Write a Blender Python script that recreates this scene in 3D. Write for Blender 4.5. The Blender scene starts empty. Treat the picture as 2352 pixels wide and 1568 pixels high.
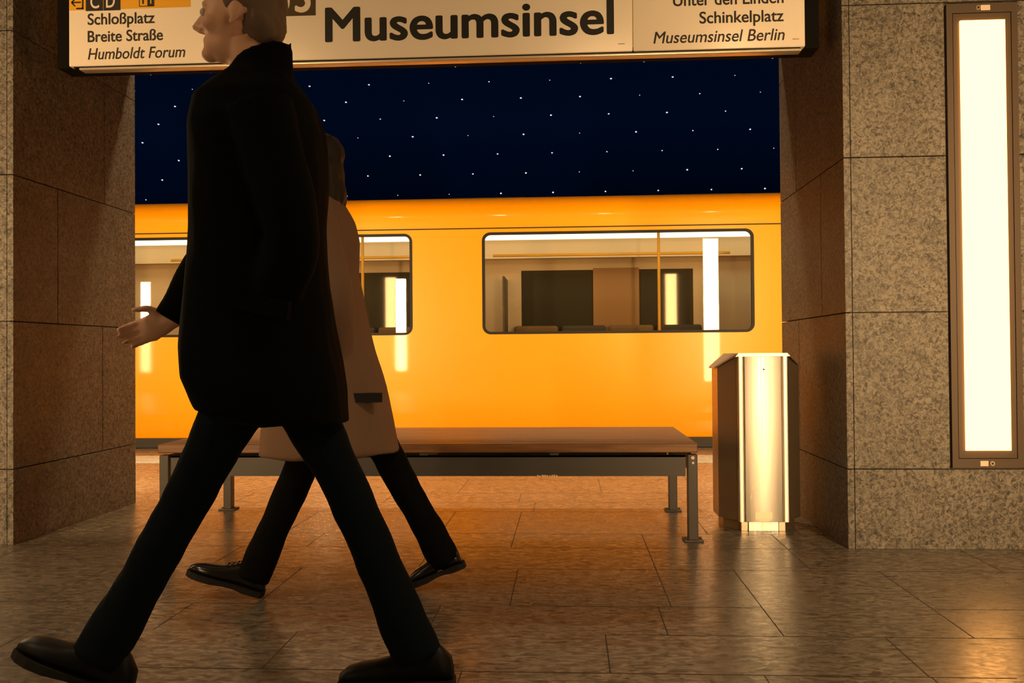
import bpy, bmesh, math, random
from mathutils import Vector, Matrix, noise

scene = bpy.context.scene
col = scene.collection
rnd = random.Random(7)
PI = math.pi

# ------------------------------------------------------------------ camera
cam_d = bpy.data.cameras.new('camera')
cam = bpy.data.objects.new('camera', cam_d)
col.objects.link(cam)
F_PX, YAW, PITCH, ROLL, EYE = 2136.4, 0.06033, 0.01367, -0.00778, 0.87
cam_d.sensor_width = 36.0
cam_d.lens = F_PX / 2352.0 * 36.0
fw = Vector((-math.sin(YAW) * math.cos(PITCH), math.cos(YAW) * math.cos(PITCH), math.sin(PITCH)))
r0 = Vector((math.cos(YAW), math.sin(YAW), 0)); u0 = r0.cross(fw)
rt = math.cos(ROLL) * r0 + math.sin(ROLL) * u0
up = -math.sin(ROLL) * r0 + math.cos(ROLL) * u0
cam.matrix_world = Matrix(((rt.x, up.x, -fw.x, 0), (rt.y, up.y, -fw.y, 0), (rt.z, up.z, -fw.z, EYE), (0, 0, 0, 1)))
cam_d.clip_start = 0.02
scene.camera = cam

# ------------------------------------------------------------------ world, light, exposure
w = bpy.data.worlds.new('world'); scene.world = w; w.use_nodes = True
w.node_tree.nodes['Background'].inputs[0].default_value = (0.004, 0.003, 0.002, 1)
w.node_tree.nodes['Background'].inputs[1].default_value = 1.0
vs = scene.view_settings
vs.view_transform = 'Standard'; vs.look = 'None'; vs.gamma = 1.0; vs.exposure = 0.0; vs.use_curve_mapping = False

PANEL = (15.0, 10.0, 5.2)          # light panels out of the frame
PANEL_SEEN = (8.5, 3.50, 0.80)     # the light panel on the right pillar
PANEL_BOOST_W = 42.0                # lamp added before each panel across the hall, narrow to spare pillar sides
DOWN_W = 9.0

def downlight(x, y, z, watts):
    l = bpy.data.lights.new('downlight', 'AREA'); l.shape = 'DISK'; l.size = 0.10
    l.energy = watts; l.color = (1.0, 0.62, 0.26); l.spread = math.radians(58)
    o = bpy.data.objects.new('downlight', l); o.location = (x, y, z); col.objects.link(o)

def panel_boost(x, y, z, watts, away=False, spread=72):  # unseen area lamp added in front of a light panel
    l = bpy.data.lights.new('panel_boost', 'AREA'); l.shape = 'RECTANGLE'; l.size = 0.19; l.size_y = 1.9
    l.energy = watts; l.color = (1.0, 0.60, 0.26); l.spread = math.radians(spread)
    o = bpy.data.objects.new('panel_boost', l); o.location = (x, y, z); o.rotation_euler = (PI / 2, 0, 0); col.objects.link(o)

def hall_fill(x, y, z, watts):  # unseen overhead fill, added to brighten the hall floor
    l = bpy.data.lights.new('hall_fill', 'AREA'); l.shape = 'DISK'; l.size = 0.35
    l.energy = watts; l.color = (1.0, 0.68, 0.38); l.spread = math.radians(125)
    o = bpy.data.objects.new('hall_fill', l); o.location = (x, y, z); col.objects.link(o)
for x in (-8.2, -3.19, 1.827, 6.8):
    hall_fill(x, 1.6, 3.57, 32.0)
for k in range(-6, 6):
    downlight(0.478 + 1.36 * k, 5.95, 4.04, DOWN_W)

# ------------------------------------------------------------------ materials
def mat(name, base=(.5, .5, .5), rough=.5, metal=0.0, spec=.5, coat=0.0, coat_rough=.08, emit=None, estr=1.0, sheen=0.0):
    m = bpy.data.materials.new(name); m.use_nodes = True
    b = m.node_tree.nodes['Principled BSDF']
    b.inputs['Base Color'].default_value = (*base, 1)
    b.inputs['Roughness'].default_value = rough
    b.inputs['Metallic'].default_value = metal
    b.inputs['Specular IOR Level'].default_value = spec
    b.inputs['Coat Weight'].default_value = coat
    b.inputs['Coat Roughness'].default_value = coat_rough
    b.inputs['Sheen Weight'].default_value = sheen
    if emit:
        b.inputs['Emission Color'].default_value = (*emit, 1); b.inputs['Emission Strength'].default_value = estr
    return m

def emat(name, c, s=1.0):
    m = bpy.data.materials.new(name); m.use_nodes = True
    nt = m.node_tree; nt.nodes.clear()
    e = nt.nodes.new('ShaderNodeEmission'); e.inputs[0].default_value = (*c, 1); e.inputs[1].default_value = s
    o = nt.nodes.new('ShaderNodeOutputMaterial'); nt.links.new(e.outputs[0], o.inputs[0])
    return m

def nd(nt, t, **kw):
    n = nt.nodes.new(t)
    for k, v in kw.items():
        if hasattr(n, k): setattr(n, k, v)
        else: n.inputs[k].default_value = v
    return n

def ramp(nt, src, stops):
    r = nt.nodes.new('ShaderNodeValToRGB'); nt.links.new(src, r.inputs[0])
    e = r.color_ramp.elements
    while len(e) < len(stops): e.new(0.5)
    for i, (p, c) in enumerate(stops):
        e[i].position = p; e[i].color = (*c, 1) if len(c) == 3 else c
    return r

def mixc(nt, fac, a, b, mode='MIX'):
    m = nt.nodes.new('ShaderNodeMix'); m.data_type = 'RGBA'; m.blend_type = mode
    if isinstance(fac, float): m.inputs[0].default_value = fac
    else: nt.links.new(fac, m.inputs[0])
    for s, k in ((a, 6), (b, 7)):
        if isinstance(s, tuple): m.inputs[k].default_value = (*s, 1)
        else: nt.links.new(s, m.inputs[k])
    return m.outputs[2]

def granite(name, light, mid, dark, rough, speck=70.0, stretch=(1, 1, 1), contrast=1.0, bump=0.15, spec=.5, rvar=0.0):
    m = mat(name, mid, rough, spec=spec); nt = m.node_tree; b = nt.nodes['Principled BSDF']
    tc = nd(nt, 'ShaderNodeTexCoord'); mp = nd(nt, 'ShaderNodeMapping'); mp.inputs['Scale'].default_value = stretch
    nt.links.new(tc.outputs['Object'], mp.inputs[0])
    n1 = nd(nt, 'ShaderNodeTexNoise', Scale=speck, Detail=5.0, Roughness=.62, Distortion=.9); nt.links.new(mp.outputs[0], n1.inputs[0])
    n2 = nd(nt, 'ShaderNodeTexNoise', Scale=speck * .12, Detail=4.0, Roughness=.6); nt.links.new(mp.outputs[0], n2.inputs[0])
    n3 = nd(nt, 'ShaderNodeTexNoise', Scale=speck * 2.6, Detail=2.0); nt.links.new(mp.outputs[0], n3.inputs[0])
    w_ = .5 / contrast
    r1 = ramp(nt, n1.outputs[0], [(.5 - .2 * w_ * 2 - .04, dark), (.5 - .05 * w_, mid), (.5 + .3 * w_, light)])
    r2 = ramp(nt, n2.outputs[0], [(.3, (.62, .62, .62)), (.7, (1.0, 1.0, 1.0))])
    c = mixc(nt, .75, r1.outputs[0], r2.outputs[0], 'MULTIPLY')
    r3 = ramp(nt, n3.outputs[0], [(.36, (.55, .53, .5)), (.5, (1, 1, 1))])
    c = mixc(nt, .6, c, r3.outputs[0], 'MULTIPLY')
    nt.links.new(c, b.inputs['Base Color'])
    if rvar:
        rr = ramp(nt, n1.outputs[0], [(.3, (rough + rvar,) * 3), (.65, (rough - rvar,) * 3)])
        nt.links.new(rr.outputs[0], b.inputs['Roughness'])
    if bump:
        bp = nd(nt, 'ShaderNodeBump', Strength=bump, Distance=.004); nt.links.new(n1.outputs[0], bp.inputs['Height'])
        nt.links.new(bp.outputs[0], b.inputs['Normal'])
    return m

M = {}
M['stone'] = granite('granite_cladding', (.250, .225, .188), (.145, .128, .102), (.016, .0135, .010), .55, 62.0, contrast=1.5)
M['joint'] = mat('stone_joint', (.10, .086, .068), .9)
M['floor'] = granite('floor_stone', (.26, .222, .175), (.165, .140, .108), (.048, .039, .030), .31, 23.0, (1, 2.0, 1), contrast=1.7, bump=.015, spec=.42, rvar=.08)
M['floorjoint'] = mat('floor_joint', (.035, .028, .02), .8)
M['tactile'] = granite('tactile_paving', (.62, .57, .5), (.5, .46, .40), (.3, .27, .22), .6, 80.0, bump=.1)
M['soffit'] = mat('ceiling_plaster', (.30, .27, .23), .9)
M['vault'] = mat('vault_paint', (.0004, .0080, .075), .9, spec=.0)
M['star'] = emat('star_light', (.80, .92, 1.0), 1.0)
M['lens'] = emat('downlight_lens', (190.0, 138.0, 78.0))
M['panel'] = emat('panel_light', PANEL)
M['panel_seen'] = emat('panel_light_warm', PANEL_SEEN)
M['bronze'] = mat('bronze_frame', (.085, .060, .040), .5, metal=.25)
M['gap'] = mat('dark_gap', (.012, .01, .008), .8)
M['brass'] = mat('lock_metal', (.62, .52, .36), .35, metal=.9)
M['sticker'] = mat('pale_sticker', (.75, .62, .52), .5)
M['yellow'] = mat('train_yellow', (.96, .355, .0010), .34, spec=.28, coat=.26, coat_rough=.045)
M['black'] = mat('black_rubber', (.010, .009, .008), .6, spec=.3)
M['under'] = mat('underframe_dark', (.026, .023, .020), .7)
M['inner'] = mat('train_lining', (.62, .50, .33), .6)
M['innerdark'] = mat('train_lining_dark', (.10, .085, .06), .5)
M['woodpanel'] = mat('brown_saloon_panel', (.34, .19, .07), .6)
M['seat'] = mat('seat_fabric', (.20, .13, .05), .9)
M['seat_dark'] = mat('seat_fabric_dark', (.07, .062, .05), .9)
M['pole'] = mat('grab_pole_yellow', (.75, .42, .03), .35)
M['strip'] = emat('train_ceiling_light', (3.4, 2.8, 1.7))
M['steel'] = mat('bench_steel', (.062, .057, .054), .48, metal=.3)
M['signface'] = mat('sign_face', (.86, .80, .70), .32, spec=.4, emit=(.05, .022, .006))   # slight glow added to lift the face's brightness
M['signdark'] = mat('sign_housing', (.006, .0055, .0045), .8, spec=.1)
M['signrail'] = mat('sign_rail', (.70, .62, .50), .35, metal=.5)
M['ink'] = mat('sign_ink', (.012, .012, .010), .5)
M['inkfaint'] = mat('sign_ink_faint', (.30, .25, .19), .6)
M['band'] = mat('sign_yellow', (.86, .44, .02), .4)
M['signbrown'] = mat('line_badge_brown', (.085, .055, .022), .4)
M['skin'] = mat('skin', (.78, .44, .27), .5)
M['eye'] = mat('eye', (.55, .5, .45), .2)
M['coatA'] = mat('black_coat_cloth', (.0022, .0030, .0017), .9, spec=.06)
M['jeans'] = mat('dark_denim', (.0040, .0072, .0095), .9, spec=.08)
M['shoeA'] = mat('black_shoe_leather', (.003, .0035, .0025), .5, spec=.2)
M['sock'] = mat('dark_sock', (.006, .006, .005), .9, spec=.1)
M['sole'] = mat('shoe_sole', (.012, .011, .010), .7, spec=.3)
M['hairA'] = mat('grey_brown_hair', (.16, .10, .06), .7)
M['coatB'] = mat('beige_brown_coat_cloth', (.27, .165, .105), .9, spec=.15)
M['trousersB'] = mat('black_trousers', (.0035, .0035, .0025), .85, spec=.1)
M['shoeB'] = mat('black_patent_shoe', (.010, .009, .008), .22, spec=.6)
M['hairB'] = mat('dark_brown_hair', (.020, .011, .006), .6)
M['trimB'] = mat('dark_pocket_cloth', (.012, .010, .008), .8)

# brushed steel of the litter bin
m = mat('brushed_steel', (.92, .88, .80), .45, metal=1.0); nt = m.node_tree; b = nt.nodes['Principled BSDF']
tc = nd(nt, 'ShaderNodeTexCoord'); mp = nd(nt, 'ShaderNodeMapping'); mp.inputs['Scale'].default_value = (160, 160, 2.0)
nt.links.new(tc.outputs['Object'], mp.inputs[0])
n1 = nd(nt, 'ShaderNodeTexNoise', Scale=1.0, Detail=3.0); nt.links.new(mp.outputs[0], n1.inputs[0])
rr = ramp(nt, n1.outputs[0], [(.3, (.46, .46, .46)), (.7, (.58, .58, .58))]); nt.links.new(rr.outputs[0], b.inputs['Roughness'])
bp = nd(nt, 'ShaderNodeBump', Strength=.10, Distance=.001); nt.links.new(n1.outputs[0], bp.inputs['Height']); nt.links.new(bp.outputs[0], b.inputs['Normal'])
b.inputs['Anisotropic'].default_value = .62; b.inputs['Anisotropic Rotation'].default_value = .25
tg = nd(nt, 'ShaderNodeTangent'); tg.direction_type = 'RADIAL'; tg.axis = 'Z'; nt.links.new(tg.outputs[0], b.inputs['Tangent'])
M['bin'] = m
M['bindark'] = mat('bin_side_steel', (.50, .40, .27), .40, metal=.9)
M['binlid'] = mat('bin_lid_steel', (.72, .62, .47), .42, metal=.9)

# bench wood
m = mat('bench_wood', (.20, .085, .025), .42, spec=.5); nt = m.node_tree; b = nt.nodes['Principled BSDF']
tc = nd(nt, 'ShaderNodeTexCoord'); mp = nd(nt, 'ShaderNodeMapping'); mp.inputs['Scale'].default_value = (1.5, 26, 26)
nt.links.new(tc.outputs['Object'], mp.inputs[0])
n1 = nd(nt, 'ShaderNodeTexNoise', Scale=2.2, Detail=6.0, Distortion=.5); nt.links.new(mp.outputs[0], n1.inputs[0])
rr = ramp(nt, n1.outputs[0], [(.32, (.10, .036, .009)), (.7, (.25, .105, .026))]); nt.links.new(rr.outputs[0], b.inputs['Base Color'])
M['wood'] = m

# window glass: clear sheet with a Fresnel mirror
def glass(name, tint, ior=1.6):
    m = bpy.data.materials.new(name); m.use_nodes = True; nt = m.node_tree; nt.nodes.clear()
    t = nd(nt, 'ShaderNodeBsdfTransparent'); t.inputs[0].default_value = (*tint, 1)
    g = nd(nt, 'ShaderNodeBsdfGlossy'); g.inputs['Roughness'].default_value = .015
    f = nd(nt, 'ShaderNodeFresnel', IOR=ior); mx = nd(nt, 'ShaderNodeMixShader'); o = nd(nt, 'ShaderNodeOutputMaterial')
    nt.links.new(f.outputs[0], mx.inputs[0]); nt.links.new(t.outputs[0], mx.inputs[1]); nt.links.new(g.outputs[0], mx.inputs[2])
    nt.links.new(mx.outputs[0], o.inputs[0])
    return m
M['glass'] = glass('train_window_glass', (.80, .76, .66))
M['glassdark'] = mat('far_window_glass', (.055, .050, .034), .04, spec=.3)

# ------------------------------------------------------------------ mesh helpers
class MB:
    def __init__(s): s.bm = bmesh.new(); s.mats = []
    def mi(s, m):
        if m not in s.mats: s.mats.append(m)
        return s.mats.index(m)
    def face(s, pts, m=None):
        f = s.bm.faces.new([s.bm.verts.new(p) for p in pts])
        if m: f.material_index = s.mi(m)
        return f
    def box(s, x0, x1, y0, y1, z0, z1, m=None, bevel=0.0):
        vs_ = [s.bm.verts.new(p) for p in ((x0, y0, z0), (x1, y0, z0), (x1, y1, z0), (x0, y1, z0), (x0, y0, z1), (x1, y0, z1), (x1, y1, z1), (x0, y1, z1))]
        fs = [s.bm.faces.new([vs_[i] for i in q]) for q in ((0, 3, 2, 1), (4, 5, 6, 7), (0, 1, 5, 4), (1, 2, 6, 5), (2, 3, 7, 6), (3, 0, 4, 7))]
        if m:
            for f in fs: f.material_index = s.mi(m)
        if bevel:
            es = list({e for f in fs for e in f.edges})
            r = bmesh.ops.bevel(s.bm, geom=es, offset=bevel, segments=2, profile=.5, affect='EDGES')
            if m:
                for f in r['faces']: f.material_index = s.mi(m)
        return s
    def prism(s, pts, z0, z1, m=None, bevel=0.0):
        a = [s.bm.verts.new((x, y, z0)) for x, y in pts]; t = [s.bm.verts.new((x, y, z1)) for x, y in pts]
        n = len(pts); fs = [s.bm.faces.new(a[::-1]), s.bm.faces.new(t)]
        for i in range(n): fs.append(s.bm.faces.new((a[i], a[(i + 1) % n], t[(i + 1) % n], t[i])))
        if m:
            for f in fs: f.material_index = s.mi(m)
        if bevel:
            es = [e for f in fs[:2] for e in f.edges]
            bmesh.ops.bevel(s.bm, geom=es, offset=bevel, segments=2, profile=.5, affect='EDGES')
        return s
    def rings(s, rings, cap=True):
        """rings: list of closed point lists of equal length"""
        R = [[s.bm.verts.new(p) for p in r] for r in rings]; n = len(R[0])
        for a, b_ in zip(R, R[1:]):
            for i in range(n): s.bm.faces.new((a[i], a[(i + 1) % n], b_[(i + 1) % n], b_[i]))
        if cap: s.bm.faces.new(R[0][::-1]); s.bm.faces.new(R[-1])
        return s
    def tube(s, pts, radii, n=16, up_=Vector((0, 1, 0)), cap=True):
        """elliptical sweep; radii (a,b): a across the travel plane, b along up_"""
        pts = [Vector(p) for p in pts]; out = []
        for i, p in enumerate(pts):
            t = (pts[min(i + 1, len(pts) - 1)] - pts[max(i - 1, 0)]).normalized()
            x = t.cross(up_).normalized(); y = x.cross(t).normalized()
            ra = radii[i]; a, b_ = ra if isinstance(ra, tuple) else (ra, ra)
            out.append([p + x * (a * math.cos(2 * PI * k / n)) + y * (b_ * math.sin(2 * PI * k / n)) for k in range(n)])
        return s.rings(out, cap)
    def ell(s, c, r, rot=(0, 0, 0), seg=20):
        mtx = Matrix.Translation(Vector(c)) @ Matrix.Rotation(rot[2], 4, 'Z') @ Matrix.Rotation(rot[1], 4, 'Y') @ Matrix.Rotation(rot[0], 4, 'X') @ Matrix.Diagonal((*r, 1))
        bmesh.ops.create_uvsphere(s.bm, u_segments=seg, v_segments=seg // 2 + 2, radius=1.0, matrix=mtx)
        return s
    def cyl(s, c, r, h, axis='Z', n=24):
        mtx = Matrix.Translation(Vector(c))
        if axis == 'Y': mtx = mtx @ Matrix.Rotation(PI / 2, 4, 'X')
        if axis == 'X': mtx = mtx @ Matrix.Rotation(PI / 2, 4, 'Y')
        bmesh.ops.create_cone(s.bm, cap_ends=True, segments=n, radius1=r, radius2=r, depth=h, matrix=mtx)
        return s
    def mesh(s, name, smooth=None):
        bmesh.ops.recalc_face_normals(s.bm, faces=s.bm.faces[:])
        me = bpy.data.meshes.new(name); s.bm.to_mesh(me); s.bm.free()
        for m in s.mats: me.materials.append(m)
        if smooth is not None:
            for p in me.polygons: p.use_smooth = True
            if smooth < 3: me.set_sharp_from_angle(angle=smooth)
        return me
    def build(s, name, m=None, parent=None, smooth=None):
        me = s.mesh(name, smooth)
        if m and not me.materials: me.materials.append(m)
        return link(name, me, parent)

def link(name, me, parent=None):
    o = bpy.data.objects.new(name, me); col.objects.link(o)
    if parent:
        o.parent = parent; o.matrix_parent_inverse = Matrix.Translation(-parent.location)
    return o

def tag(o, label=None, cat=None, group=None, kind=None):
    if label: o['label'] = label
    if cat: o['category'] = cat
    if group: o['group'] = group
    if kind: o['kind'] = kind
    return o

def thing(name, loc, label, cat, group=None):
    o = bpy.data.objects.new(name, None); o.location = loc; o.empty_display_size = .1; col.objects.link(o)
    return tag(o, label, cat, group)

def remesh(me, voxel, smooth_it=4, keep=None):
    o = bpy.data.objects.new('tmp', me); col.objects.link(o)
    r = o.modifiers.new('r', 'REMESH'); r.mode = 'VOXEL'; r.voxel_size = voxel; r.use_smooth_shade = True
    if smooth_it:
        s_ = o.modifiers.new('s', 'SMOOTH'); s_.factor = .5; s_.iterations = smooth_it
    dg = bpy.context.evaluated_depsgraph_get()
    out = bpy.data.meshes.new_from_object(o.evaluated_get(dg))
    bpy.data.objects.remove(o)
    for p in out.polygons: p.use_smooth = True
    return out

def folds(me, amp, sc, seed=0.0):
    for v in me.vertices:
        p = Vector((v.co.x * sc[0] + seed, v.co.y * sc[1], v.co.z * sc[2]))
        d = noise.noise(p) + .5 * noise.noise(p * 2.1)
        v.co += v.normal * (d * amp)
    me.update()

def rbox(x0, x1, y0, y1, r, n=6):
    pts = []
    for cx, cy, a0 in ((x1 - r, y1 - r, 0), (x0 + r, y1 - r, 90), (x0 + r, y0 + r, 180), (x1 - r, y0 + r, 270)):
        for i in range(n + 1):
            a = math.radians(a0 + 90 * i / n); pts.append((cx + r * math.cos(a), cy + r * math.sin(a)))
    return pts

# ------------------------------------------------------------------ setting: floor, pillars, ceilings, vault
XL, XR, YF, YB, SIZE = -2.590, 1.227, 4.200, 5.430, 1.20     # the opening between the two pillars
PITCHX = 5.017
fm = MB()
fm.box(-14, 14, -3.2, 8.655, -.30, 0, M['floor'])
jw = .0016
def seam_x(x, y0, y1): fm.face([(x - jw, y0, .0006), (x + jw, y0, .0006), (x + jw, y1, .0006), (x - jw, y1, .0006)], M['floorjoint'])
def seam_y(y, x0, x1): fm.face([(x0, y - jw, .0006), (x1, y - jw, .0006), (x1, y + jw, .0006), (x0, y + jw, .0006)], M['floorjoint'])
rows = [1.24, 1.89, 2.555, 2.905, 3.225, 3.775, 4.195, 4.52, 5.145, 5.47, 5.83, 6.45, 7.0, 7.43]
xs = {2.555: [-2.61, -1.72, -.86, .107, .955, 1.83], 2.905: [-2.2, -1.33, -.45, .30, .652, 1.219, 2.1], 3.225: [-3.0, -1.9, -1.1, -.21, .345, .652, 1.219],
      3.775: [-2.5, -1.5, -.62, .345, .96, 1.7], 4.195: [-2.1, -1.2, -.265, .345, .96], 4.52: [-2.2, -1.4, -.63, -.265, .66, 1.1],
      1.89: [-2.1, -1.25, -.3, .52, .96, 1.45], 1.24: [-1.7, -.8, .1, .9], 5.145: [-2.4, -1.7, -.95, -.2, .72], 5.47: [-2.0, -1.1, -.3, .6],
      5.83: [-2.6, -1.6, -.7, .2, 1.0], 6.45: [-2.9, -2.0, -1.1, -.2, .8], 7.0: [-2.5, -1.4, -.4, .5]}
for i, y in enumerate(rows):
    if y in (2.555,): seam_y(y, -3.2, 1.18)
    elif y == 2.905: seam_y(y, .12, 3.2)
    elif y == 3.225: seam_y(y, -.21, .652); seam_y(y, 1.219, 3.2); seam_y(y, -3.2, -.9)
    elif YF - .05 < y < YB: seam_y(y, XL, XR)
    else: seam_y(y, -3.6, 3.4)
    if i + 1 < len(rows):
        for x in xs.get(y, []): seam_x(x, y, rows[i + 1])
tag(fm.build('floor', M['floor']), kind='structure')
tp = MB(); tp.box(-14, 14, 7.43, 7.95, .0004, .006, M['tactile'])
for i in range(0, 13): tp.box(-14, 14, 7.45 + i * .038, 7.466 + i * .038, .006, .010, M['tactile'])
tag(tp.build('floor_tactile_strip', M['tactile']), kind='structure')
tb = MB(); tb.box(-14, 14, 8.9, 13.9, -1.25, -1.15); tag(tb.build('ground_track_bed', M['under']), kind='structure')

ZROWS = [0.0, .351, 1.042, 1.730, 2.409, 3.10, 3.60]
G = .0022
def pillar(name, x0, x1, y0, y1, panel_front=True, panel_back=True):
    p = MB(); t = .03
    p.box(x0 + t - .004, x1 - t + .004, y0 + t - .004, y1 - t + .004, 0, 3.6, M['joint'])
    cx = (x0 + x1) / 2; h = .157
    for r in range(len(ZROWS) - 1):
        z0, z1 = ZROWS[r] + (G if r else 0), ZROWS[r + 1] - G
        for face, has in (('f', panel_front), ('b', panel_back)):
            ya, yb = (y0, y0 + t) if face == 'f' else (y1 - t, y1)
            cuts = [(x0 + t + G, cx - h), (cx + h, x1 - t - G)] if (has and 1 <= r <= 3) else [(x0 + t + G, x1 - t - G)]
            for a, b_ in cuts: p.box(a, b_, ya, yb, z0, z1, M['stone'], .0015)
        cut = {0: [], 1: [.68], 2: [.31], 3: [.70], 4: [.4], 5: []}[r]
        ys = [y0] + [y0 + c * (y1 - y0) for c in cut] + [y1]
        for a, b_ in zip(ys, ys[1:]):
            for xa, xb in ((x0, x0 + t), (x1 - t, x1)):
                p.box(xa, xb, a + (G if a > y0 else 0), b_ - (G if b_ < y1 else 0), z0, z1, M['stone'], .0015)
    return tag(p.build(name, M['stone']), kind='structure')

def wall_light(x, y, facing, m, label, group=None, details=True):
    """flush light panel in a pillar face; facing -1 towards the camera, +1 away"""
    z0, z1, hw = .356, 2.400, .1525
    root = thing('wall_light_panel', (x, y, z0), label, 'wall light', group)
    s = facing
    def Y(d): return y + s * d                      # d > 0 sticks out of the wall
    def bx(mb, xa, xb, da, db, za, zb, bev=0): mb.box(x + xa, x + xb, min(Y(da), Y(db)), max(Y(da), Y(db)), za, zb, None, bev)
    f = MB()
    e = .026
    bx(f, -hw, -hw + e, -.028, .002, z0, z1); bx(f, hw - e, hw, -.028, .002, z0, z1)
    bx(f, -hw + e, hw - e, -.028, .002, z0, z0 + .040); bx(f, -hw + e, hw - e, -.028, .002, z1 - .040, z1)
    f.build('frame', M['bronze'], root)
    g = MB(); bx(g, -hw + .006, hw - .006, -.029, -.018, z0 + .01, z1 - .01); g.build('backing', M['gap'], root)
    c = MB(); q = e + .003
    ix = .096
    bx(c, -hw + q, -ix, -.017, 0.0, z0 + .043, z1 - .043); bx(c, ix, hw - q, -.017, 0.0, z0 + .043, z1 - .043)
    bx(c, -ix, ix, -.017, 0.0, z0 + .043, z0 + .076); bx(c, -ix, ix, -.017, 0.0, z1 - .076, z1 - .043)
    c.build('cover_frame', M['bronze'], root)
    d = MB(); bx(d, -ix + .0005, ix - .0005, -.016, .010, z0 + .0765, z1 - .0765)
    d.build('diffuser', m, root)
    if details:
        for zc, sgn in ((z0 + .0195, 1), (z1 - .0195, -1)):
            k = MB(); k.cyl((x + .016 * sgn, Y(.004), zc), .0105, .006, 'Y', 28); lk = k.build('lock', M['brass'], root, .6)
            k = MB(); k.cyl((x + .016 * sgn, Y(.0075), zc), .0045, .002, 'Y', 16); k.build('keyhole', M['gap'], lk, .6)
            k = MB(); k.box(x - (.034 if sgn > 0 else .004), x + (.0 if sgn > 0 else .036), min(Y(.002), Y(.0032)), max(Y(.002), Y(.0032)), zc - .0115, zc + .0115)
            k.build('sticker', M['sticker'], root)
    return root

pillar('pillar_right', XR, XR + SIZE, YF, YB)
pillar('pillar_left', XL - SIZE, XL, YF, YB)
pillar('pillar_far_right', XR + PITCHX, XR + PITCHX + SIZE, YF, YB)
pillar('pillar_far_left', XL - SIZE - PITCHX, XL - PITCHX, YF, YB)
wall_light(1.832, YF, -1, M['panel_seen'], 'tall glowing light panel in bronze frame on the granite pillar right of the bin')
for xc in (1.827, -3.190, -8.207, 6.844):
    if xc != 1.827: wall_light(xc, YF, -1, M['panel'], 'tall light panel on the hall face of a granite pillar', 'light panels of the hall', False)
    wall_light(xc, YB, 1, M['panel'], 'tall light panel on the platform face of a granite pillar', 'light panels facing the platform', False)
    panel_boost(xc, YB + .014, 1.378, 88.0, spread=150)
    pillar('pillar_opposite', xc - .6, xc + .6, -1.40, -.20)
    wall_light(xc, -.20, 1, M['panel'], 'tall light panel on a pillar across the hall', 'light panels across the hall', False)
    panel_boost(xc, -.184, 1.378, PANEL_BOOST_W)

ce = MB(); ce.box(-14, 14, -3.2, YB, 3.60, 3.75); tag(ce.build('ceiling_hall', M['soffit']), kind='structure')
ce = MB(); ce.box(-14, 14, YB, 9.08, 4.10, 4.25); ce.box(-14, 14, 4.60, YB, 3.60, 4.25); tag(ce.build('ceiling_platform', M['vault']), kind='structure')
for i, xc in enumerate((-8.207, -3.190, 1.827)):       # granite lintels over the openings
    lt = MB(); lt.box(xc + .602, xc + PITCHX - .602, 4.60, YB, 2.70, 3.60, None, .002); tag(lt.build('lintel', M['stone']), kind='structure')
# downlight fixtures under the platform soffit
for k in range(-6, 6):
    x = 0.478 + 1.36 * k
    t_ = thing('downlight', (x, 5.95, 4.10), 'round recessed downlight in the soffit above the platform edge of the pillars', 'downlight', 'downlights over the platform')
    q = MB(); q.cyl((x, 5.95, 4.085), .105, .03); q.build('housing', M['bronze'], t_, .6)
    q = MB(); q.cyl((x, 5.95, 4.066), .080, .010); q.build('lens', M['lens'], t_, .6)
# barrel vault over the track, painted night blue
VY, VZ, VR = 9.0743, -.5036, 4.6064
va = MB(); arc = [math.radians(a) for a in range(90, -10, -2)]
ins = [(VY + VR * math.cos(a), VZ + VR * math.sin(a)) for a in arc]; outs = [(VY + (VR + .2) * math.cos(a), VZ + (VR + .2) * math.sin(a)) for a in arc]
prof = ins + outs[::-1]
va.rings([[(-14, y, z) for y, z in prof], [(14, y, z) for y, z in prof]])
tag(va.build('ceiling_vault', M['vault'], smooth=.6), kind='structure')

# star lights on the vault: a staggered grid
star_me = MB().ell((0, 0, 0), (1, 1, .35), seg=10).mesh('star_light', 3.2); star_me.materials.append(M['star'])
SX = .68
for j in range(8):
    a = math.radians(78.16 - 4.165 * j)
    y, z = VY + (VR - .002) * math.cos(a), VZ + (VR - .002) * math.sin(a)
    for k in range(-9, 5):
        x = (.235 + .5 * (j % 2) + k) * SX
        if not (-.478 < x / y < .242): continue
        o = bpy.data.objects.new('star_light', star_me); col.objects.link(o)
        s_ = rnd.choice((.0062, .0085, .0105, .0115, .012))
        o.location = (x, y, z); o.scale = (s_, s_, s_); o.rotation_euler = (-(PI / 2 - a), 0, 0)
        tag(o, 'tiny white star light set in the dark blue vault', 'star light', 'star lights scattered over the dark blue vault')

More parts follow.
